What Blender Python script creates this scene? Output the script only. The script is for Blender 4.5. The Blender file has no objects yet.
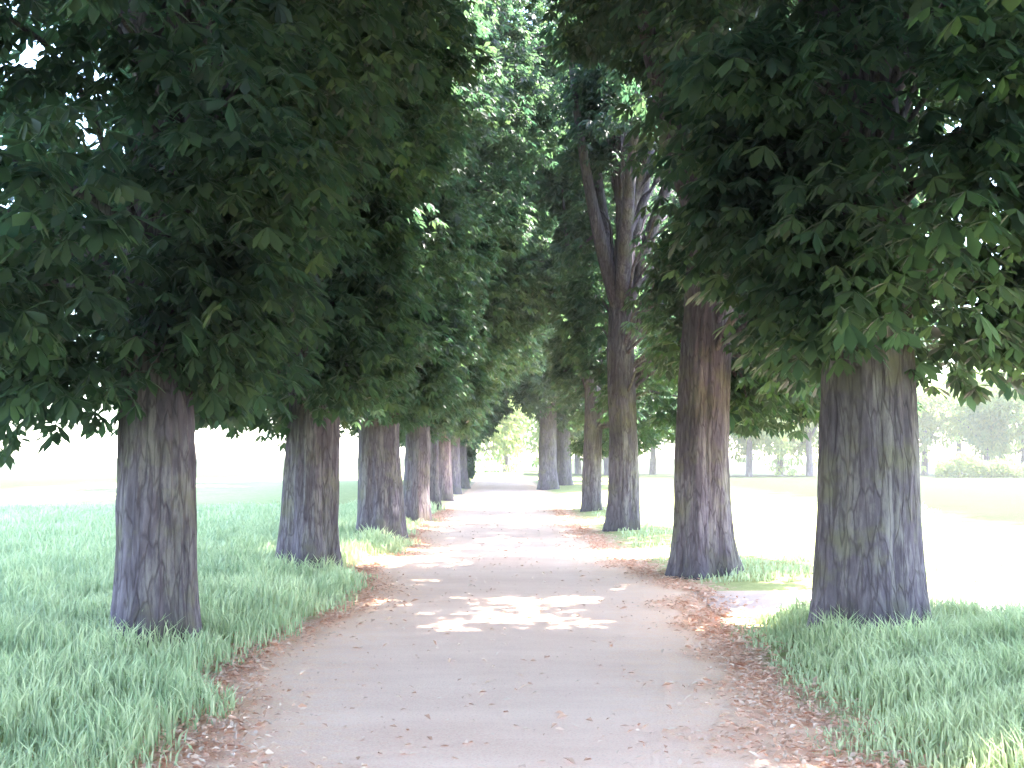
import bpy, math, random
import numpy as np
from mathutils import Vector, noise as mnoise

R = math.radians
random.seed(7)
rng = np.random.default_rng(11)
scene = bpy.context.scene
col = scene.collection

# ------------------------------------------------------------------ camera
EYE = 1.55
FPX = 1100.0
cam_d = bpy.data.cameras.new('camera')
cam_d.sensor_width = 36.0
cam_d.lens = FPX / 1024.0 * 36.0
cam_d.clip_start = 0.05
cam_d.clip_end = 4000
cam = bpy.data.objects.new('camera', cam_d)
col.objects.link(cam)
cam.location = (0, 0, EYE)
cam.rotation_euler = (R(90) + math.atan(74 / FPX), 0, math.atan(10 / FPX))
scene.camera = cam

# ------------------------------------------------------------------ light
SUN_EL = 57.0
SUN_AZ = 66.0          # from +Y towards +X
world = bpy.data.worlds.new('World')
scene.world = world
world.use_nodes = True
nt = world.node_tree
nt.nodes.clear()
sky = nt.nodes.new('ShaderNodeTexSky')
sky.sky_type = 'NISHITA'
sky.sun_disc = False
sky.sun_elevation = R(SUN_EL)
sky.sun_rotation = R(SUN_AZ)
sky.dust_density = 1.0
sky.air_density = 1.0
bg = nt.nodes.new('ShaderNodeBackground')
bg.inputs['Strength'].default_value = 0.15
wo = nt.nodes.new('ShaderNodeOutputWorld')
nt.links.new(sky.outputs[0], bg.inputs[0])
nt.links.new(bg.outputs[0], wo.inputs[0])

sun_d = bpy.data.lights.new('sun', 'SUN')
sun_d.energy = 3.0
sun_d.angle = R(0.53)
sun_d.color = (1.0, 0.95, 0.86)
sun = bpy.data.objects.new('sun', sun_d)
col.objects.link(sun)
sd = Vector((math.sin(R(SUN_AZ)) * math.cos(R(SUN_EL)), math.cos(R(SUN_AZ)) * math.cos(R(SUN_EL)), math.sin(R(SUN_EL))))
sun.rotation_euler = sd.to_track_quat('Z', 'Y').to_euler()

vs = scene.view_settings
vs.view_transform = 'Standard'
vs.look = 'None'
vs.gamma = 1.0
vs.use_curve_mapping = False
vs.exposure = 3.9
scene.cycles.max_bounces = 8
scene.cycles.diffuse_bounces = 5
scene.cycles.transmission_bounces = 5
scene.cycles.transparent_max_bounces = 4
scene.cycles.use_adaptive_sampling = True

# ------------------------------------------------------------------ helpers
def tag(o, label=None, cat=None, group=None, kind=None):
    if label: o['label'] = label
    if cat: o['category'] = cat
    if group: o['group'] = group
    if kind: o['kind'] = kind
    return o

def np_mesh(name, verts, faces, mat, smooth=False, face_attr=None, point_attr=None):
    """verts (n,3), faces (m,k) -> mesh datablock"""
    me = bpy.data.meshes.new(name)
    n, (m, k) = len(verts), faces.shape
    me.vertices.add(n)
    me.vertices.foreach_set('co', np.ascontiguousarray(verts, dtype=np.float32).ravel())
    me.loops.add(m * k)
    me.loops.foreach_set('vertex_index', np.ascontiguousarray(faces, dtype=np.int32).ravel())
    me.polygons.add(m)
    me.polygons.foreach_set('loop_start', np.arange(0, m * k, k, dtype=np.int32))
    me.polygons.foreach_set('loop_total', np.full(m, k, dtype=np.int32))
    if smooth:
        me.polygons.foreach_set('use_smooth', np.ones(m, dtype=bool))
    me.update(calc_edges=True)
    if face_attr:
        for an, arr in face_attr.items():
            a = me.attributes.new(an, 'FLOAT', 'FACE')
            a.data.foreach_set('value', np.asarray(arr, dtype=np.float32))
    if point_attr:
        for an, arr in point_attr.items():
            a = me.attributes.new(an, 'FLOAT', 'POINT')
            a.data.foreach_set('value', np.asarray(arr, dtype=np.float32))
    me.materials.append(mat)
    return me

def link(name, data, parent=None):
    o = bpy.data.objects.new(name, data)
    col.objects.link(o)
    if parent: o.parent = parent
    return o

class NT:
    def __init__(s, name):
        s.m = bpy.data.materials.new(name)
        s.m.use_nodes = True
        s.t = s.m.node_tree
        s.t.nodes.clear()
        s.out = s.n('ShaderNodeOutputMaterial')
    def n(s, kind, **kw):
        x = s.t.nodes.new(kind)
        for k, v in kw.items():
            if k.startswith('i_'):
                x.inputs[k[2:].replace('_', ' ')].default_value = v
            else:
                setattr(x, k, v)
        return x
    def l(s, a, b): s.t.links.new(a, b)
    def noise(s, vec, scale, detail=4, rough=0.6):
        x = s.n('ShaderNodeTexNoise')
        x.inputs['Scale'].default_value = scale
        x.inputs['Detail'].default_value = detail
        x.inputs['Roughness'].default_value = rough
        if vec is not None: s.l(vec, x.inputs['Vector'])
        return x.outputs['Fac']
    def mapr(s, v, a, b, c=0.0, d=1.0):
        x = s.n('ShaderNodeMapRange')
        s.l(v, x.inputs['Value'])
        for i, q in zip(('From Min', 'From Max', 'To Min', 'To Max'), (a, b, c, d)):
            x.inputs[i].default_value = q
        return x.outputs['Result']
    def mix(s, f, a, b):
        x = s.n('ShaderNodeMix', data_type='RGBA')
        if isinstance(f, float): x.inputs[0].default_value = f
        else: s.l(f, x.inputs[0])
        for i, q in ((6, a), (7, b)):
            if isinstance(q, tuple): x.inputs[i].default_value = (*q, 1)
            else: s.l(q, x.inputs[i])
        return x.outputs[2]
    def math(s, op, a, b=0.0):
        x = s.n('ShaderNodeMath', operation=op)
        for i, q in ((0, a), (1, b)):
            if isinstance(q, (int, float)): x.inputs[i].default_value = q
            else: s.l(q, x.inputs[i])
        return x.outputs[0]
    def bump(s, h, strength, dist):
        x = s.n('ShaderNodeBump')
        x.inputs['Strength'].default_value = strength
        x.inputs['Distance'].default_value = dist
        s.l(h, x.inputs['Height'])
        return x.outputs[0]
    def principled(s, colr, rough=0.8, normal=None, spec=0.3):
        p = s.n('ShaderNodeBsdfPrincipled')
        if isinstance(colr, tuple): p.inputs['Base Color'].default_value = (*colr, 1)
        else: s.l(colr, p.inputs['Base Color'])
        p.inputs['Roughness'].default_value = rough
        p.inputs['Specular IOR Level'].default_value = spec
        if normal: s.l(normal, p.inputs['Normal'])
        return p.outputs[0]

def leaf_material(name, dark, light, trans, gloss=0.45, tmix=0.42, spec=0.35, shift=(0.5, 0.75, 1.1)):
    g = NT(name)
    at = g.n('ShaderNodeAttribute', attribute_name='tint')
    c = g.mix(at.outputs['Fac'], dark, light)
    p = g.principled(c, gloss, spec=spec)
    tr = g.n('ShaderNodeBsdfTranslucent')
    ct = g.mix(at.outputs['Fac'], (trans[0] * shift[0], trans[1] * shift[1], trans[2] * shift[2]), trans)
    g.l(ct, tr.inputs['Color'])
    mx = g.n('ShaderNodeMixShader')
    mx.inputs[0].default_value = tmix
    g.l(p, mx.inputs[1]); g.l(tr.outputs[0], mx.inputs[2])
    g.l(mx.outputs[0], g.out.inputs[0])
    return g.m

def bark_material():
    g = NT('bark')
    tc = g.n('ShaderNodeTexCoord')
    mp = g.n('ShaderNodeMapping')
    mp.inputs['Scale'].default_value = (1, 1, 0.16)
    g.l(tc.outputs['Object'], mp.inputs['Vector'])
    oi = g.n('ShaderNodeObjectInfo')
    n1 = g.noise(mp.outputs[0], 22, 6, 0.65)
    n2 = g.noise(mp.outputs[0], 60, 4, 0.6)
    n3 = g.noise(tc.outputs['Object'], 2.2, 4, 0.6)
    vor = g.n('ShaderNodeTexVoronoi', feature='DISTANCE_TO_EDGE')
    vor.inputs['Scale'].default_value = 15
    mv = g.n('ShaderNodeMix', data_type='VECTOR')
    mv.inputs[0].default_value = 0.12
    g.l(mp.outputs[0], mv.inputs[4])
    nc = g.n('ShaderNodeTexNoise'); nc.inputs['Scale'].default_value = 9
    g.l(mp.outputs[0], nc.inputs['Vector']); g.l(nc.outputs['Color'], mv.inputs[5])
    g.l(mv.outputs[1], vor.inputs['Vector'])
    crack = g.mapr(vor.outputs['Distance'], 0.0, 0.09)
    h = g.math('ADD', g.math('MULTIPLY', crack, 0.8), g.math('MULTIPLY', n1, 1.0))
    h = g.math('ADD', h, g.math('MULTIPLY', n2, 0.35))
    base = g.mix(g.mapr(n1, 0.3, 0.72), (0.075, 0.060, 0.078), (0.19, 0.160, 0.195))
    n4 = g.noise(mp.outputs[0], 5.5, 6, 0.75)
    base = g.mix(g.mapr(n4, 0.50, 0.64, 0.0, 0.65), base, (0.27, 0.25, 0.235))
    base = g.mix(g.mapr(n3, 0.50, 0.66, 0.0, 0.55), base, (0.20, 0.19, 0.105))
    n5 = g.noise(tc.outputs['Object'], 1.1, 3, 0.5)
    base = g.mix(g.mapr(n5, 0.42, 0.60, 0.0, 0.45), base, (0.05, 0.042, 0.055))   # algae / lichen
    base = g.mix(g.mapr(crack, 0.0, 1.0, 0.5, 0.0), base, (0.035, 0.025, 0.03))
    p = g.principled(base, 0.95, g.bump(h, 0.55, 0.02), 0.15)
    g.l(p, g.out.inputs[0])
    return g.m

M_BARK = bark_material()
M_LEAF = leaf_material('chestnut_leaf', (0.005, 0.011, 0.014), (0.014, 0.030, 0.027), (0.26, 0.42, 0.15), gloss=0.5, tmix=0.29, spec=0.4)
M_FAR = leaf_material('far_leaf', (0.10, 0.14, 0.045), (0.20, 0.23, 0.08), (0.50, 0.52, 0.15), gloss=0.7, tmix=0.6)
M_GRASS = leaf_material('grass_blade', (0.31, 0.43, 0.24), (0.72, 0.75, 0.48), (0.50, 0.60, 0.32), gloss=0.6, tmix=0.35, shift=(0.75, 0.75, 0.75))

# ------------------------------------------------------------------ trees
def vnoise(p, s=1.0, seed=0.0):
    return mnoise.noise(Vector((p[0] * s + seed, p[1] * s + seed * 1.7, p[2] * s - seed)))

def trunk_mesh(r, seed, lean=(0, 0), height=6.2, flare=0.48, nu=120, nv=150):
    """Fluted old trunk with root flare and furrowed bark, base at z=-0.15."""
    rnd = random.Random(seed)
    lobes = [(rnd.choice((3, 4, 5, 7)), rnd.uniform(0, 6.28), rnd.uniform(0.5, 1)) for _ in range(3)]
    th = np.linspace(0, 2 * np.pi, nu, endpoint=False)
    V = np.zeros((nv, nu, 3))
    zs = -0.15 + (np.linspace(0, 1, nv) ** 1.25) * (height + 0.15)
    for j, z in enumerate(zs):
        zz = max(z, 0.0)
        fl = math.exp(-zz / 0.42) * flare
        taper = 1.0 - 0.045 * zz - (0.0 if zz < 4.5 else (zz - 4.5) * 0.10)
        cx = lean[0] * zz + 0.03 * math.sin(zz * 1.1 + seed)
        cy = lean[1] * zz + 0.03 * math.cos(zz * 0.9 + seed * 2)
        rr = np.full(nu, r * taper)
        for k, ph, am in lobes:
            rr = rr + r * am * (0.022 + fl * 0.22) * np.cos(k * th + ph + zz * 0.12)
        rr = rr + r * fl * 0.75
        for i in range(nu):
            c, s = math.cos(th[i]), math.sin(th[i])
            a = mnoise.noise(Vector((c * 6.5 + seed, s * 6.5, z * 0.8)))
            b = mnoise.noise(Vector((c * 15 + seed, s * 15, z * 2.2 + 9)))
            d = mnoise.noise(Vector((c * 1.6 + seed, s * 1.6, z * 0.7 + 3)))
            rr[i] += r * 0.12 * d + 0.018 * (1 - 2.6 * abs(a)) + 0.009 * b
        V[j, :, 0] = cx + rr * np.cos(th)
        V[j, :, 1] = cy + rr * np.sin(th)
        V[j, :, 2] = z
    idx = np.arange(nv * nu).reshape(nv, nu)
    a = idx[:-1]; b = idx[1:]
    F = np.stack([a, np.roll(a, -1, 1), np.roll(b, -1, 1), b], -1).reshape(-1, 4)
    return np_mesh('trunk', V.reshape(-1, 3), F, M_BARK, smooth=True)

def tubes_mesh(name, paths, mat, sides=7):
    VV, FF, off = [], [], 0
    for pts, rad in paths:
        n = len(pts)
        up = Vector((0.3, 0.2, 1)).normalized()
        ring = np.zeros((n, sides, 3))
        for i in range(n):
            t = (pts[min(i + 1, n - 1)] - pts[max(i - 1, 0)]).normalized()
            u = t.cross(up if abs(t.dot(up)) < 0.95 else Vector((1, 0, 0))).normalized()
            w = t.cross(u)
            for k in range(sides):
                a = 2 * math.pi * k / sides
                ring[i, k] = pts[i] + (u * math.cos(a) + w * math.sin(a)) * rad[i]
        idx = np.arange(n * sides).reshape(n, sides) + off
        a = idx[:-1]; b = idx[1:]
        FF.append(np.stack([a, np.roll(a, -1, 1), np.roll(b, -1, 1), b], -1).reshape(-1, 4))
        VV.append(ring.reshape(-1, 3)); off += n * sides
    return np_mesh(name, np.concatenate(VV), np.concatenate(FF), mat, smooth=True)

def leaves_arrays(P, ax, size, rg, nleaf=6, fine=False):
    """Palmate leaves: P (N,3) hub, ax (N,3) horizontal pointing direction, size (N,)."""
    N = len(P)
    up = np.tile(np.array([0, 0, 1.0]), (N, 1)) + rg.normal(0, 0.35, (N, 3))
    ax = ax / np.linalg.norm(ax, axis=1, keepdims=True)
    side = np.cross(up, ax); side /= np.linalg.norm(side, axis=1, keepdims=True)
    nrm = np.cross(ax, side)
    Vs, T = [], []
    tint = np.clip(rg.normal(0.45, 0.25, N), 0, 1)
    for k in range(nleaf):
        al = math.radians(-115 + 230 * k / (nleaf - 1))
        ln = size * (1.0 - 0.38 * abs(al) / 2.0) * rg.uniform(0.85, 1.1, N)
        droop = rg.uniform(0.15, 0.95, N)[:, None]
        d = math.cos(al) * ax + math.sin(al) * side
        d = d - nrm * 0.15
        d[:, 2] -= droop[:, 0]
        d /= np.linalg.norm(d, axis=1, keepdims=True)
        w = np.cross(d, nrm); w /= np.linalg.norm(w, axis=1, keepdims=True)
        L = ln[:, None]
        mid = P + d * L * 0.62 + nrm * L * 0.05
        tip = P + d * L; tip[:, 2] -= ln * 0.12
        if fine:                               # obovate leaflet with a curved midrib, six points round the edge
            q1 = P + d * L * 0.38 + nrm * L * 0.035
            q2 = P + d * L * 0.74 + nrm * L * 0.02; q2[:, 2] -= ln * 0.03
            m1 = P + d * L * 0.55 - nrm * L * 0.012
            Vs.append(np.stack([P, q1 + w * L * 0.105, q2 + w * L * 0.185, tip, q2 - w * L * 0.185, q1 - w * L * 0.105, m1], 1))
            T.append(np.clip(tint + rg.normal(0, 0.06, N), 0, 1))
            continue
        Vs.append(np.stack([P, mid + w * L * 0.19, tip, mid - w * L * 0.19], 1))
        T.append(np.clip(tint + rg.normal(0, 0.06, N), 0, 1))
    V = np.stack(Vs, 1).reshape(-1, 3)        # N, nleaf, 4
    tt = np.stack(T, 1).reshape(-1)
    if fine:
        b = np.arange(N * nleaf) * 7
        F = np.stack([np.stack([b + i, b + (i + 1) % 6, b + 6], 1) for i in range(6)], 1).reshape(-1, 3)
        return V, F, np.repeat(tt, 6)
    b = np.arange(N * nleaf) * 4
    # keep a fold along the midrib: two triangles per leaflet
    F = np.stack([np.stack([b, b + 1, b + 2], 1), np.stack([b, b + 2, b + 3], 1)], 1).reshape(-1, 3)
    return V, F, np.repeat(tt, 2)

def crown_radius(h, az, top, low, arch=0.9, ramp=(3.0, 8.5)):
    """horizontal reach of an avenue crown; az=0 points to the path (+X)."""
    inw = 1.25 + arch * min(1, max(0, (h - ramp[0]) / (ramp[1] - ramp[0])))
    out = 4.4
    t = 0.5 + 0.5 * math.cos(az)              # 1 = towards path
    ex = inw if t > 0.5 else out
    ey = 3.9
    r = 1.0 / math.sqrt((math.cos(az) / ex) ** 2 + (math.sin(az) / ey) ** 2)
    mid = (top + low) / 2
    v = abs(h - mid) / (top - mid)
    if h < mid: f = (1 - v ** 4.0) ** 0.5 * 0.75 + 0.25
    else: f = math.sqrt(max(0.0, 1 - v ** 2.3))
    return r * f

def crown_variant(seed, side, low=2.1, top=14.0, nclump=500, per=48, leaf=0.2, keep=None, inlow=1.4, arch=0.9, ramp=(3.0, 8.5), fine=False, extra=None, wood_seed=None):
    """side=+1: path lies towards +X, -1: towards -X. Returns (leaf mesh, branch mesh)."""
    rnd = random.Random(seed); rg = np.random.default_rng(seed)
    cl = []
    tries = 0
    while len(cl) < nclump and tries < 60000:
        tries += 1
        # denser in the lower part, which the lane shows
        h = low + (top - low) * rnd.random() ** 1.35
        az = rnd.uniform(0, 2 * math.pi)
        lowhere = low + (inlow if math.cos(az) > 0.25 else 0.0) + 0.45 * math.sin(az * 3 + seed) + rnd.uniform(-0.25, 0.5)
        if h < lowhere: continue
        rr = crown_radius(h, az, top, low, arch, ramp)
        rr *= 1.0 + 0.38 * mnoise.noise(Vector((math.cos(az) * 1.6 + seed, math.sin(az) * 1.6, h * 0.55))) + rnd.uniform(-0.05, 0.1)
        q = rnd.random() ** 0.42
        if h < low + 1.4 and q < 0.25: continue
        x, y = rr * q * math.cos(az), rr * q * math.sin(az)
        if keep and not keep(x * side, y, h): continue
        cl.append((x * side, y, h, q))
    if extra: cl += [(a, b, c, 1.0) for a, b, c in extra]
    Ps, As, Ss = [], [], []
    for x, y, h, q in cl:
        n = int(per * rnd.uniform(0.7, 1.35))
        rad = rnd.uniform(0.38, 0.72)
        c = np.array([x, y, h])
        o = rg.normal(0, 1, (n, 3)); o /= np.linalg.norm(o, axis=1, keepdims=True)
        o *= (rg.random(n) ** 0.45)[:, None] * rad
        o[:, 2] *= 0.62
        out = np.array([x, y, 0.0]); out /= (np.linalg.norm(out) + 1e-6)
        o[:, 2] -= 0.22 * (o @ out)            # drooping tips
        Ps.append(c + o)
        a = o * np.array([1, 1, 0.3]) / rad + out * 0.55 + rg.normal(0, 0.3, (n, 3)) * np.array([1, 1, 0.4])
        As.append(a); Ss.append(leaf * rg.uniform(0.7, 1.3, n))
    P = np.concatenate(Ps); A = np.concatenate(As); S = np.concatenate(Ss)
    V, F, T = leaves_arrays(P, A, S, rg, fine=fine)
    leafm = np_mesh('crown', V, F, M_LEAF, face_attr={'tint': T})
    paths = []
    cl2 = sorted(cl, key=lambda c: rnd.random())[:110]
    for i, (x, y, h, q) in enumerate(cl2):
        z0 = max(2.6, min(h * 0.55 + rnd.uniform(0.4, 1.4), 6.0))
        r0 = (0.11 if i < 14 else 0.038) * rnd.uniform(0.7, 1.2)
        p0 = Vector((0, 0, z0)); p3 = Vector((x, y, h))
        pm = Vector((x * 0.35, y * 0.35, max(z0, h) + 0.5 * abs(h - z0) * 0.3 + 0.5))
        if h < z0: pm = Vector((x * 0.5, y * 0.5, z0 + 0.55))
        n = 11
        pts, rad = [], []
        for k in range(n):
            t = k / (n - 1)
            p = p0 * (1 - t) ** 2 + pm * 2 * t * (1 - t) + p3 * t * t
            w = 0.10 * math.sin(t * math.pi)
            p = p + Vector((mnoise.noise(p * 1.3), mnoise.noise(p * 1.3 + Vector((9, 2, 1))), mnoise.noise(p * 1.3 + Vector((1, 8, 3))))) * w * 2.5
            pts.append(p); rad.append(r0 * (1 - 0.85 * t) + 0.004)
        paths.append((pts, rad))
    # main leaders
    for i in range(5):
        a = i * 1.257 + seed
        p0 = Vector((0, 0, 4.6)); p3 = Vector((math.cos(a) * 1.7 - 0.4 * side, math.sin(a) * 2.2, top - 2.0 - i * 0.4))
        pm = Vector((math.cos(a) * 0.9, math.sin(a) * 1.1, 7.0))
        pts = [p0 * (1 - t) ** 2 + pm * 2 * t * (1 - t) + p3 * t * t for t in [k / 13 for k in range(14)]]
        paths.append((pts, [0.20 * (1 - 0.85 * k / 13) for k in range(14)]))
    bm_ = tubes_mesh('branches', paths, M_BARK)
    return leafm, bm_

def make_tree(x, y, dia, side, var, label, seed, lean=(0, 0), rot=0.0, flare=0.36, cs=1.0, hi=True, group='chestnut trees of the avenue'):
    root = link('chestnut_tree', None)
    root.location = (x, y, 0)
    tag(root, label, 'tree', group)
    link('trunk', trunk_mesh(dia / 2, seed, lean, flare=flare, nu=120 if hi else 48, nv=150 if hi else 60), root)
    lm, bm_ = var
    b = link('branches', bm_, root)
    c = link('crown', lm, root)
    for o in (b, c):
        o.scale = (cs, cs, cs); o.rotation_euler.z = rot
        o.location = (lean[0] * 2.5, lean[1] * 2.5, 0)
    return root

# crown variants -------------------------------------------------------
def keepR(x, y, h):            # leave the front of the trunk bare a while up
    return not (abs(x) < 0.75 and y < 0.4 and h < 7.5) and not (x < -0.5 and y < 0 and h < 7)
def keepL(x, y, h):
    return True
LV = [crown_variant(101 + i, +1, low=2.2 + 0.1 * i, keep=keepL, inlow=0.2, top=(14, 14, 17)[i], nclump=(500, 500, 640)[i], arch=(0.6, 0.9, 2.9)[i], ramp=((3.0, 8.5), (5, 10), (6, 10))[i]) for i in range(3)]
CL = crown_variant(307, +1, low=2.0, nclump=760, arch=4.2, inlow=0.5)
RV = [crown_variant(201 + i, -1, low=2.15 + 0.1 * i, keep=keepR, arch=-0.5, nclump=330) for i in range(2)]
RV2 = crown_variant(204, -1, nclump=640, low=2.2, arch=2.4, keep=lambda x, y, h: keepR(x, y, h) and not (x < -0.4 and h < 7.5) and not (x > 1.9 and y < 0.3) and not (x < -1.5 and h < 8.3))
L1 = crown_variant(301, +1, fine=True, low=2.15, inlow=0.5, nclump=560, keep=keepL,
                   extra=[(-1.15, -0.5, 1.95), (-1.0, -0.6, 2.25), (-0.85, -0.2, 2.35), (-1.35, -0.3, 2.3)])
R1 = crown_variant(322, -1, low=2.5, inlow=0.3, fine=True, arch=2.8, nclump=760, keep=lambda x, y, h: not (x < -0.9 and h < 3.4) and not (x < -1.5 and h < 7.6) and not (x > 0.3 and y > (0.4 if h < 3.2 else 1.9)) and not (x < 0.3 and y > 0.5 and h < 5.8))
EL = crown_variant(305, +1, low=1.5, nclump=620, arch=2.6, leaf=0.22, inlow=0.8)
ER = crown_variant(306, -1, low=2.2, nclump=620, arch=2.2, leaf=0.22, inlow=0.8)
OV = crown_variant(303, +1, fine=True, low=3.0, arch=2.4, nclump=420, keep=lambda x, y, h: not (x > 1.2 and h < 6))
OW = crown_variant(304, -1, fine=True, low=2.8, arch=3.0, nclump=520, keep=lambda x, y, h: not (x < -1.2 and h < 6))  # out-of-view inner boughs thickened and arched to block the sun

lf = [  # x, y, dia, variant, lean, label
    (-3.04, 9.12, 0.60, L1, (0.004, 0), 'nearest left hand chestnut, straight dark trunk rising from tall grass'),
    (-2.86, 14.95, 0.70, LV[0], (-0.012, 0), 'second chestnut on the left, trunk paler on its left, beside brown leaf litter'),
    (-2.68, 20.8, 0.80, LV[1], (0, 0), 'third chestnut on the left, very dark trunk close to the path edge'),
    (-2.55, 26.5, 0.62, LV[2], (0, 0), 'fourth chestnut on the left, narrow trunk just beyond the dark third one'),
    (-2.75, 33.0, 0.60, CL, (0, 0), 'fifth chestnut on the left, thin greyish trunk beside the sunlit stretch of path'),
    (-2.9, 40.0, 0.62, CL, (0, 0), 'sixth chestnut on the left, small trunk half hidden behind the fifth'),
    (-3.0, 47.5, 0.70, CL, (0, 0), 'seventh chestnut on the left, far away where the path gets bright'),
    (-3.2, 56.0, 0.85, EL, (0, 0), 'eighth chestnut on the left beside the dark shrub at the path end'),
    (-4.2, 70.0, 0.85, EL, (0, 0), 'farthest chestnut on the left, behind the dark shrub'),
]
for i, (x, y, d, v, ln, lb) in enumerate(lf):
    make_tree(x, y, d, 1, v, lb, 20 + i * 3.7, ln, cs=(1.0 - 0.03 * (i % 2)) * (1.0 if y < 30 else (1.45 if y < 35 else 1.25 if y < 50 else 1.7)), hi=i < 3, rot=0.0)
rt = [
    (2.93, 9.37, 0.83, R1, (0.0, 0), 0.30, 'nearest right hand chestnut, broad trunk mottled with pale lichen, standing in tall grass'),
    (2.36, 14.6, 0.72, RV2, (0.035, 0), 0.45, 'second chestnut on the right, trunk leaning outward with flared foot beside the sunny side path'),
    (2.10, 23.2, 0.62, RV[1], (0.008, 0), 0.3, 'third chestnut on the right, straight trunk with leafy shoots beside it'),
    (2.02, 31.6, 0.52, RV[0], (0, 0), 0.2, 'fourth chestnut on the right, slimmest dark trunk just left of the third'),
    (1.28, 54.0, 0.95, ER, (0, 0), 0.3, 'far dark thick trunked chestnut where the avenue closes on the right'),
    (2.25, 60.0, 0.85, ER, (0, 0), 0.3, 'far paler chestnut right behind the dark thick one at the avenue end'),
    (2.6, 72.0, 0.8, ER, (0, 0), 0.3, 'farthest chestnut on the right, past the paler one where the lane ends'),
]
for i, (x, y, d, v, ln, fl, lb) in enumerate(rt):
    make_tree(x, y, d, -1, v, lb, 61 + i * 4.3, ln, flare=fl, cs=1.6 if y > 50 else (0.85 if y > 30 else 1.0), hi=i < 3)
make_tree(-3.7, 1.6, 0.8, 1, OV, 'chestnut overhead at the upper left, only its leafy boughs in view', 91, hi=False)
make_tree(3.8, 2.2, 0.8, -1, OW, 'chestnut overhead at the upper right, only its leafy boughs in view', 95, hi=False)

for x, y, sdd, v, lb in ((-3.5, -6.0, 1, OV, 'unseen chestnut added for shade behind the viewpoint on the left'), (3.6, -5.5, -1, OW, 'unseen chestnut added for shade behind the viewpoint on the right')):  # unseen trees added behind the camera to shade the view
    make_tree(x, y, 0.8, sdd, v, lb, 97 + x, hi=False)
# ------------------------------------------------------------------ background trees across the field
def far_variant(seed, h=9.0, r=3.6, n=2600, leaf=0.42):
    rg = np.random.default_rng(seed); rnd = random.Random(seed)
    lob = [(rnd.uniform(-.55, .55) * r, rnd.uniform(-.55, .55) * r, h * rnd.uniform(0.25, 0.82), r * rnd.uniform(0.3, 0.55)) for _ in range(16)]
    P = []
    for x, y, z, q in lob:
        o = rg.normal(0, 1, (n // 16, 3)); o /= np.linalg.norm(o, axis=1, keepdims=True)
        P.append(np.array([x, y, z]) + o * (rg.random((n // 16, 1)) ** 0.3) * q)
    P = np.concatenate(P)
    A = P - np.array([0, 0, h * .5]) + rg.normal(0, 1, P.shape)
    V, F, T = leaves_arrays(P, A, leaf * rg.uniform(0.7, 1.3, len(P)), rg, nleaf=4)
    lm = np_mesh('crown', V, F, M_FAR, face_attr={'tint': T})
    paths = [([Vector((0, 0, -0.2)), Vector((0.05, 0, 1.2)), Vector((0, 0.1, h * .45)), Vector((0.1, 0, h * .75))], [0.28, 0.22, 0.15, 0.05])]
    for k in range(6):
        x, y, z, q = lob[k]
        paths.append(([Vector((0, 0, h * .25)), Vector((x * .5, y * .5, z * .8)), Vector((x, y, z))], [0.1, 0.07, 0.02]))
    return lm, tubes_mesh('trunk', paths, M_BARK)
FV = [far_variant(1), far_variant(2, 10, 4.2), far_variant(3, 7.5, 4.0)]
def shrub(x, y, s, label):
    root = link('shrub', None); root.location = (x, y, 0); tag(root, label, 'shrub')
    rg = np.random.default_rng(77)
    o = rg.normal(0, 1, (2600, 3)); o /= np.linalg.norm(o, axis=1, keepdims=True)
    P = o * (rg.random((2600, 1)) ** 0.3) * np.array([0.85, 0.85, 1.6]) * s + np.array([0, 0, 1.65 * s])
    P += 0.12 * np.sin(P * 5)
    V, F, T = leaves_arrays(P, o + rg.normal(0, .4, o.shape), 0.15 * rg.uniform(.7, 1.3, 2600), rg, nleaf=5)
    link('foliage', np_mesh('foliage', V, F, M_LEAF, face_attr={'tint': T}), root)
    ps = [([Vector((0, 0, -.1)), Vector((math.cos(a) * .15, math.sin(a) * .15, .8 * s)), Vector((math.cos(a) * .45, math.sin(a) * .45, 2.2 * s))], [.05, .04, .015]) for a in (0, 1.3, 2.6, 3.9, 5.1)]
    link('stems', tubes_mesh('stems', ps, M_BARK), root)
shrub(-3.35, 62.0, 1.0, 'dark upright shrub on the left of the path at the far end of the avenue')
def px2(px, y): return (px - 522) / FPX * y
far = [
    (470, 112, 2, 1.5, 'pale sunlit tree far beyond the dark shrub at the end of the path'),
    (506, 118, 0, 1.3, 'pale sunlit tree closing the view at the end of the path'),
    (545, 126, 1, 1.5, 'tall pale tree beyond the far dark trunk at the avenue end'),
    (578, 104, 2, 1.4, 'broad pale tree beyond the avenue seen left of the slim fourth trunk'),
    (607, 96, 0, 1.3, 'pale tree across the field seen between third and fourth right hand trunks'),
    (652, 100, 1, 1.3, 'pale tree across the field just right of the third right hand trunk'),
    (748, 88, 0, 1.2, 'yellow green tree across the field just right of the leaning trunk'),
    (778, 97, 2, 1.4, 'broad pale tree between the leaning trunk and the lichened trunk'),
    (808, 90, 1, 1.2, 'pale tree across the field just left of the broad lichened trunk'),
    (922, 98, 2, 1.3, 'pale tree across the field just right of the broad lichened trunk'),
    (956, 104, 1, 1.3, 'tall pale tree behind the hedge, third from the right edge'),
    (984, 92, 0, 1.1, 'yellow green tree behind the hedge, second from the right edge'),
    (1022, 90, 2, 1.3, 'greener tree behind the hedge at the far right edge of the view'),
]
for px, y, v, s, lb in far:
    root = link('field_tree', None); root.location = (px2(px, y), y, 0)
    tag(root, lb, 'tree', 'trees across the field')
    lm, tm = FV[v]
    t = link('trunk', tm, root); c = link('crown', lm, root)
    for o in (t, c): o.scale = (s, s, s); o.rotation_euler.z = px * 1.3

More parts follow.
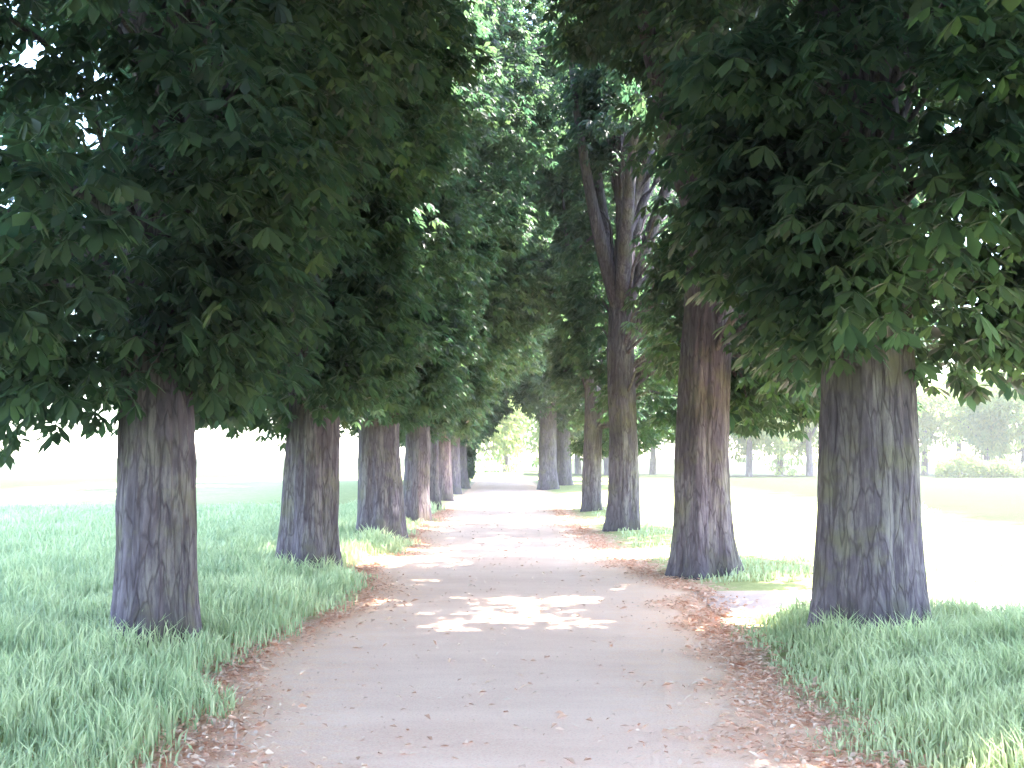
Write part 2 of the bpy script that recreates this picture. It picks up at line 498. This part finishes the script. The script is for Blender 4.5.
def hedge(x0, x1, y, h, label):
    root = link('hedge', None); root.location = ((x0 + x1) / 2, y, 0); tag(root, label, 'hedge')
    rg = np.random.default_rng(5); n = 9000
    hw = (x1 - x0) / 2
    X = rg.uniform(-hw, hw, n); a = rg.uniform(0, np.pi, n); q = rg.random(n) ** 0.35
    hh = h * (0.85 + 0.22 * np.sin(X * 0.9) + 0.15 * np.sin(X * 2.3 + 1))
    P = np.stack([X, -np.cos(a) * q * 0.9, 0.1 + np.abs(np.sin(a)) ** 0.6 * q * hh], 1)
    V, F, T = leaves_arrays(P, rg.normal(0, 1, P.shape), 0.20 * rg.uniform(.7, 1.3, n), rg, nleaf=4)
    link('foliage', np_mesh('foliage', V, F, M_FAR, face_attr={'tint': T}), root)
    sm = tubes_mesh('stem', [([Vector((0, 0, -.1)), Vector((.1, 0, .6 * h)), Vector((-.1, .1, .9 * h))], [.05, .035, .01])], M_BARK, 5)
    for x in np.arange(-hw + .5, hw, 1.1):
        link('stem', sm, root).location = (x, 0, 0)
hedge(31.5, 46.0, 84.0, 1.7, 'low green hedge at the far edge of the right hand field')
# ------------------------------------------------------------------ ground
def path_c(y): return -0.12 - 0.0 * y - 0.00022 * max(0, y - 12) ** 2
def path_l(y): return path_c(y) - 1.90 - 0.22 * min(1, max(0, (y - 10) / 15)) - 0.22 * math.sin(y * 0.9) * math.exp(-((y - 12) / 14) ** 2) - 0.12 * mnoise.noise(Vector((y * 1.1, 3, 0))) - 0.06 * mnoise.noise(Vector((y * 5, 3, 7)))
def path_r(y): return path_c(y) + 1.85 - 0.40 * min(1, max(0, (y - 14) / 12)) + 0.14 * mnoise.noise(Vector((y * 0.9, 8, 0))) + 0.06 * mnoise.noise(Vector((y * 5, 9, 7))) + 0.35 * math.exp(-((y - 12.6) / 2.0) ** 2)
def side_c(x): return 11.9 - 0.13 * (x - 2.0)
def side_w(x): return 1.05 + 0.10 * mnoise.noise(Vector((x * 0.8, 1, 4))) + min(1.0, 0.13 * max(0, x - 2))

def gheight(x, y):
    if -4 < y < 80:
        d = max(path_l(y) - x, x - path_r(y), 0)
    else:
        d = 3
    if x > 0:
        ds = max(abs(y - side_c(x)) - side_w(x), 0)
        d = min(d, ds)
    t = min(1, d / 1.2); t = t * t * (3 - 2 * t)
    n = mnoise.noise(Vector((x * 0.35, y * 0.35, 0))) * 0.05 + mnoise.noise(Vector((x * 1.3, y * 1.3, 2))) * 0.025
    return t * (0.07 + n)

def ground_material():
    g = NT('ground_mat')
    tc = g.n('ShaderNodeTexCoord')
    o = tc.outputs['Object']
    at = g.n('ShaderNodeAttribute', attribute_name='dist')
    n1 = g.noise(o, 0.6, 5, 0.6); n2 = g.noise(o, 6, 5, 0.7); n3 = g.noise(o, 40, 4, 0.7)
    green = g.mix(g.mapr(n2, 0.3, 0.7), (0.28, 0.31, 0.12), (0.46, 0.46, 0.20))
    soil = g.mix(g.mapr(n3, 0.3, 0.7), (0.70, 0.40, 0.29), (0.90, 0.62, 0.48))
    sunlit_field = g.mix(g.mapr(n2, 0.25, 0.75), (0.026, 0.038, 0.011), (0.048, 0.056, 0.024))
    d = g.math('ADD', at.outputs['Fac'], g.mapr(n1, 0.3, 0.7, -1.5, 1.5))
    c = g.mix(g.mapr(d, 6.0, 13.0), green, sunlit_field)  # shade evened out in colour: bright tone under the trees, dark tone in sun
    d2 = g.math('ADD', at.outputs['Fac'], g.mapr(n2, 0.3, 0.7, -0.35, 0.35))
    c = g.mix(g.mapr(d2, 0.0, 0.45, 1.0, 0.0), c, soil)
    p = g.principled(c, 0.95, g.bump(n3, 0.6, 0.03), 0.1)
    g.l(p, g.out.inputs[0])
    return g.m

def axis(parts):
    a = []
    for lo, hi, st in parts: a += list(np.arange(lo, hi, st))
    a.append(parts[-1][1])
    return np.array(a)
xs = axis([(-2400, -400, 500), (-400, -60, 40), (-60, -12, 3), (-12, 12, 0.2), (12, 60, 3), (60, 400, 40), (400, 2400, 500)])
ys = axis([(-300, -20, 40), (-20, 2, 2), (2, 36, 0.2), (36, 84, 1.0), (84, 200, 15), (200, 600, 100), (600, 3200, 500)])
GV = np.zeros((len(ys), len(xs), 3)); GD = np.zeros((len(ys), len(xs)))
for j, y in enumerate(ys):
    for i, x in enumerate(xs):
        inn = -6 < y < 82
        GV[j, i] = (x, y, gheight(x, y) if abs(x) < 40 and inn else 0.07)
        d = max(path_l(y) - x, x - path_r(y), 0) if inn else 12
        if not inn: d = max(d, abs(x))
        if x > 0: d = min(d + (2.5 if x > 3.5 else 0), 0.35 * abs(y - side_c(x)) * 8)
        if x < 0 and d > 2: d = 2 + (d - 2) * 0.5  # stretches the brightened tone across the left row's shadow
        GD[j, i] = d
idx = np.arange(len(ys) * len(xs)).reshape(len(ys), len(xs))
GF = np.stack([idx[:-1, :-1], idx[:-1, 1:], idx[1:, 1:], idx[1:, :-1]], -1).reshape(-1, 4)
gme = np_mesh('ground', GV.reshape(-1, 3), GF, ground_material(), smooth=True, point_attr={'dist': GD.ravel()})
tag(link('ground', gme), kind='structure')

def path_material(name, a, b, edge):
    g = NT(name)
    tc = g.n('ShaderNodeTexCoord'); o = tc.outputs['Object']
    at = g.n('ShaderNodeAttribute', attribute_name='edge')
    mp = g.n('ShaderNodeMapping'); mp.inputs['Scale'].default_value = (0.35, 1, 1); g.l(o, mp.inputs['Vector'])
    n0 = g.noise(mp.outputs[0], 1.4, 5, 0.65); n2 = g.noise(o, 9, 5, 0.7); n3 = g.noise(o, 70, 3, 0.8)
    v = g.n('ShaderNodeTexVoronoi'); v.inputs['Scale'].default_value = 45; g.l(o, v.inputs['Vector'])
    c = g.mix(g.mapr(n0, 0.32, 0.68), a, b)
    c = g.mix(g.mapr(n3, 0.35, 0.75, 0.0, 0.5), c, tuple(min(1, q * 1.35) for q in b))
    c = g.mix(g.mapr(v.outputs['Distance'], 0.0, 0.35, 0.35, 0.0), c, tuple(q * 0.55 for q in a))
    e = g.math('ADD', at.outputs['Fac'], g.mapr(n2, 0.3, 0.7, -0.3, 0.3))
    lit = g.mix(g.mapr(n3, 0.35, 0.65), edge, tuple(min(1, q * 1.8) for q in edge))
    c = g.mix(g.mapr(e, 0.45, 0.95, 0.0, 0.75), c, lit)
    h = g.math('ADD', n3, g.math('MULTIPLY', n2, 1.0))
    p = g.principled(c, 0.92, g.bump(h, 0.5, 0.02), 0.2)
    g.l(p, g.out.inputs[0])
    return g.m

def strip(name, us, lfun, rfun, mk, mat, n=16, z=0.006):
    V, E = [], []
    for u in us:
        a, b = lfun(u), rfun(u)
        for k in range(n + 1):
            t = k / n
            p = mk(u, a + (b - a) * t)
            rut = -0.0 
            zz = z + 0.012 * (mnoise.noise(Vector((p[0] * .9, p[1] * .9, 5))) + 0.6) * min(1, 8 * t * (1 - t))
            V.append((p[0], p[1], zz)); E.append(abs(2 * t - 1))
    m = len(us)
    idx = np.arange(m * (n + 1)).reshape(m, n + 1)
    F = np.stack([idx[:-1, :-1], idx[:-1, 1:], idx[1:, 1:], idx[1:, :-1]], -1).reshape(-1, 4)
    me = np_mesh(name, np.array(V), F, mat, smooth=True, point_attr={'edge': E})
    return tag(link(name, me), kind='structure')
PM = path_material('gravel', (0.80, 0.475, 0.365), (0.95, 0.625, 0.50), (0.86, 0.42, 0.28))
strip('path', list(np.arange(-8, 80, 0.15)), path_l, path_r, lambda u, v: (u * 0 + v, u), PM)
SM = path_material('pale_gravel', (0.50, 0.37, 0.34), (0.62, 0.47, 0.43), (0.52, 0.36, 0.27))
def s_l(x): return side_c(x) - side_w(x)
def s_r(x): return side_c(x) + side_w(x)
o = strip('side_path', list(np.arange(1.95, 60, 0.25)), s_l, s_r, lambda u, v: (u, v), SM, z=0.011)

# ------------------------------------------------------------------ grass
def blades(name, n, sampler, hmin, hmax, label, mat=M_GRASS, seed=1, wid=0.0048):
    rg = np.random.default_rng(seed)
    X, Y, K = sampler(n, rg)
    n = len(X)
    Z = np.array([gheight(a, b) for a, b in zip(X, Y)]) - 0.01
    H = rg.uniform(hmin, hmax, n) * K
    az = rg.uniform(0, 2 * np.pi, n)
    wa = rg.uniform(0, 2 * np.pi, n)
    lean = rg.uniform(0.05, 0.6, n) * H
    W = wid * rg.uniform(0.7, 1.6, n) * (0.7 + Y / 16)
    P = np.stack([X, Y, Z], 1)
    wv = np.stack([np.cos(wa), np.sin(wa), np.zeros(n)], 1) * W[:, None]
    dv = np.stack([np.cos(az), np.sin(az), np.zeros(n)], 1) * lean[:, None]
    up = np.array([0, 0, 1.0])
    m = P + dv * 0.3 + up * (H * 0.6)[:, None]
    t = P + dv + up * (H * (1 - 0.12))[:, None]
    V = np.stack([P - wv, P + wv, m + wv * .8, m - wv * .8, t], 1).reshape(-1, 3)
    b = np.arange(n) * 5
    F = np.stack([np.stack([b, b + 1, b + 2], 1), np.stack([b, b + 2, b + 3], 1), np.stack([b + 3, b + 2, b + 4], 1)], 1).reshape(-1, 3)
    base = np.array([0.5 + 0.5 * mnoise.noise(Vector((a * .7, c * .7, 1))) for a, c in zip(X, Y)])
    T = np.clip(base * 1.0 - 0.12 + rg.normal(0.1, 0.26, n) + 0.5 * (rg.random(n) < 0.06), 0, 1)
    me = np_mesh(name, V, F, mat, face_attr={'tint': np.repeat(T, 3)})
    return tag(link(name, me), label, 'grass', kind='stuff')

def tuft(x, y, s=1.0): return mnoise.noise(Vector((x * 1.1 * s, y * 1.1 * s, 7)))
def samp_left(n, rg):
    Y = 3.0 + 30 * rg.random(n) ** 1.5
    pl = np.array([path_l(v) for v in Y])
    X = pl + 0.25 - rg.random(n) ** 1.1 * (2.5 + Y * 0.42)
    keep, K = [], []
    for a, b, p in zip(X, Y, pl):
        d = p - a
        q = min(1, max(0, (d + 0.15 + 0.4 * tuft(a, b)) / 0.4))
        keep.append(rg.random() < q)
        K.append((0.45 + 0.55 * q) * (0.8 + 0.6 * tuft(a, b, 1.6)) * (1.0 if d < 5 else 0.75))
    k = np.array(keep)
    return X[k], Y[k], np.array(K)[k]
def samp_right(n, rg):
    Y = 3.0 + 8.6 * rg.random(n) ** 0.9
    pr = np.array([path_r(v) for v in Y])
    X = pr - 0.2 + rg.random(n) * (1.6 + Y * 0.36)
    keep, K = [], []
    for a, b, p in zip(X, Y, pr):
        d = a - p
        ds = s_l(a) - b
        q = min(1, max(0, (d - 0.0 + 0.45 * tuft(a, b)) / 0.5)) * min(1, max(0, (ds + 0.1) / 0.3))
        keep.append(rg.random() < q)
        K.append((0.35 + 0.65 * q) * (0.8 + 0.6 * tuft(a, b, 1.6)) * min(1.25, 0.55 + 0.35 * d))
    k = np.array(keep)
    return X[k], Y[k], np.clip(np.array(K)[k], 0.2, 2)
def samp_far(n, rg):
    Y = 13.6 + 22 * rg.random(n) ** 1.3
    X = 1.9 + rg.random(n) * (1.0 + Y * 0.28)
    keep, K = [], []
    for a, b in zip(X, Y):
        ds = b - s_r(a)
        d = a - path_r(b)
        q = min(1, max(0, ds / 0.4)) * min(1, max(0, (d + 0.5 * tuft(a, b)) / 0.6)) * (1.0 if b < 16.0 else 0.45)
        keep.append(rg.random() < q); K.append(0.8 + 0.7 * tuft(a, b))
    k = np.array(keep)
    return X[k], Y[k], np.clip(np.array(K)[k], 0.2, 2)
blades('long_grass', 130000, samp_left, 0.12, 0.36, 'tall green grass under the left row of trees', seed=3)
blades('long_grass', 80000, samp_right, 0.14, 0.40, 'tall bluish green grass in the right foreground round the broad trunk', seed=4)
blades('short_grass', 16000, samp_far, 0.05, 0.18, 'short grass fringe beyond the sunny side path', seed=5)

# ------------------------------------------------------------------ leaf litter
def litter(name, n, label):
    rg = np.random.default_rng(9)
    Y = 3 + 30 * rg.random(n) ** 1.7
    sd_ = rg.random(n) < 0.5
    e = np.where(sd_, [path_l(v) for v in Y], [path_r(v) for v in Y])
    off = rg.normal(0.0, 0.20, n) * (1 + 0.6 * (Y < 6.5))
    strew = rg.random(n) < 0.06
    drift = np.array([mnoise.noise(Vector((q * 0.9, 4 if w else 9, 1))) + 0.5 * mnoise.noise(Vector((q * 3.1, 4 if w else 9, 6))) for q, w in zip(Y, sd_)])
    off = off * (0.9 + 1.1 * drift) + np.where(strew, 0, 0.12 * drift) * -1
    X = np.where(strew, rg.uniform(-1.8, 1.6, n), e + np.where(sd_, off + 0.10, off - 0.10))
    Z = np.array([max(gheight(a, b), 0.0) for a, b in zip(X, Y)]) + 0.020 + rg.uniform(0, 0.012, n)
    az = rg.uniform(0, 6.28, n); L = rg.uniform(0.010, 0.034, n) * (1 + 0.6 * (rg.random(n) < 0.08))
    d = np.stack([np.cos(az), np.sin(az), rg.normal(0, 0.25, n)], 1) * L[:, None]
    w = np.stack([-np.sin(az), np.cos(az), rg.normal(0, 0.25, n)], 1) * (L * 0.42)[:, None]
    P = np.stack([X, Y, Z], 1)
    mid = P.copy(); lift = (L * rg.uniform(0, .5, n))[:, None] * np.array([0, 0, 1.0])
    V = np.stack([P - d, mid + w + lift, P + d, mid - w + lift], 1).reshape(-1, 3)
    b = np.arange(n) * 4
    F = np.stack([np.stack([b, b + 1, b + 2], 1), np.stack([b, b + 2, b + 3], 1)], 1).reshape(-1, 3)
    me = np_mesh(name, V, F, leaf_material('dead_leaf', (0.74, 0.38, 0.25), (0.96, 0.74, 0.60), (0.5, 0.25, 0.14), 0.8, 0.15),
                 face_attr={'tint': np.repeat(rg.random(n), 2)})
    tag(link(name, me), label, 'leaf litter', kind='stuff')
litter('fallen_leaves', 30000, 'dry brown fallen leaves strewn along both edges of the path')

# ------------------------------------------------------------------ haze
def haze_box():
    g = NT('haze_air')
    v = g.n('ShaderNodeVolumePrincipled')
    v.inputs['Color'].default_value = (1.0, 0.97, 0.90, 1)
    v.inputs['Density'].default_value = 0.0012
    v.inputs['Anisotropy'].default_value = 0.0
    g.l(v.outputs[0], g.out.inputs['Volume'])
    x0, x1, y0, y1, z0, z1 = -90, 90, -20, 135, -1.1, 28
    V = np.array([(x, y, z) for z in (z0, z1) for y in (y0, y1) for x in (x0, x1)], float)
    F = np.array([(0, 2, 3, 1), (4, 5, 7, 6), (0, 1, 5, 4), (2, 6, 7, 3), (0, 4, 6, 2), (1, 3, 7, 5)])
    tag(link('haze', np_mesh('haze', V, F, g.m)), 'thin bright haze in the air along the avenue', 'haze', kind='stuff')
haze_box()
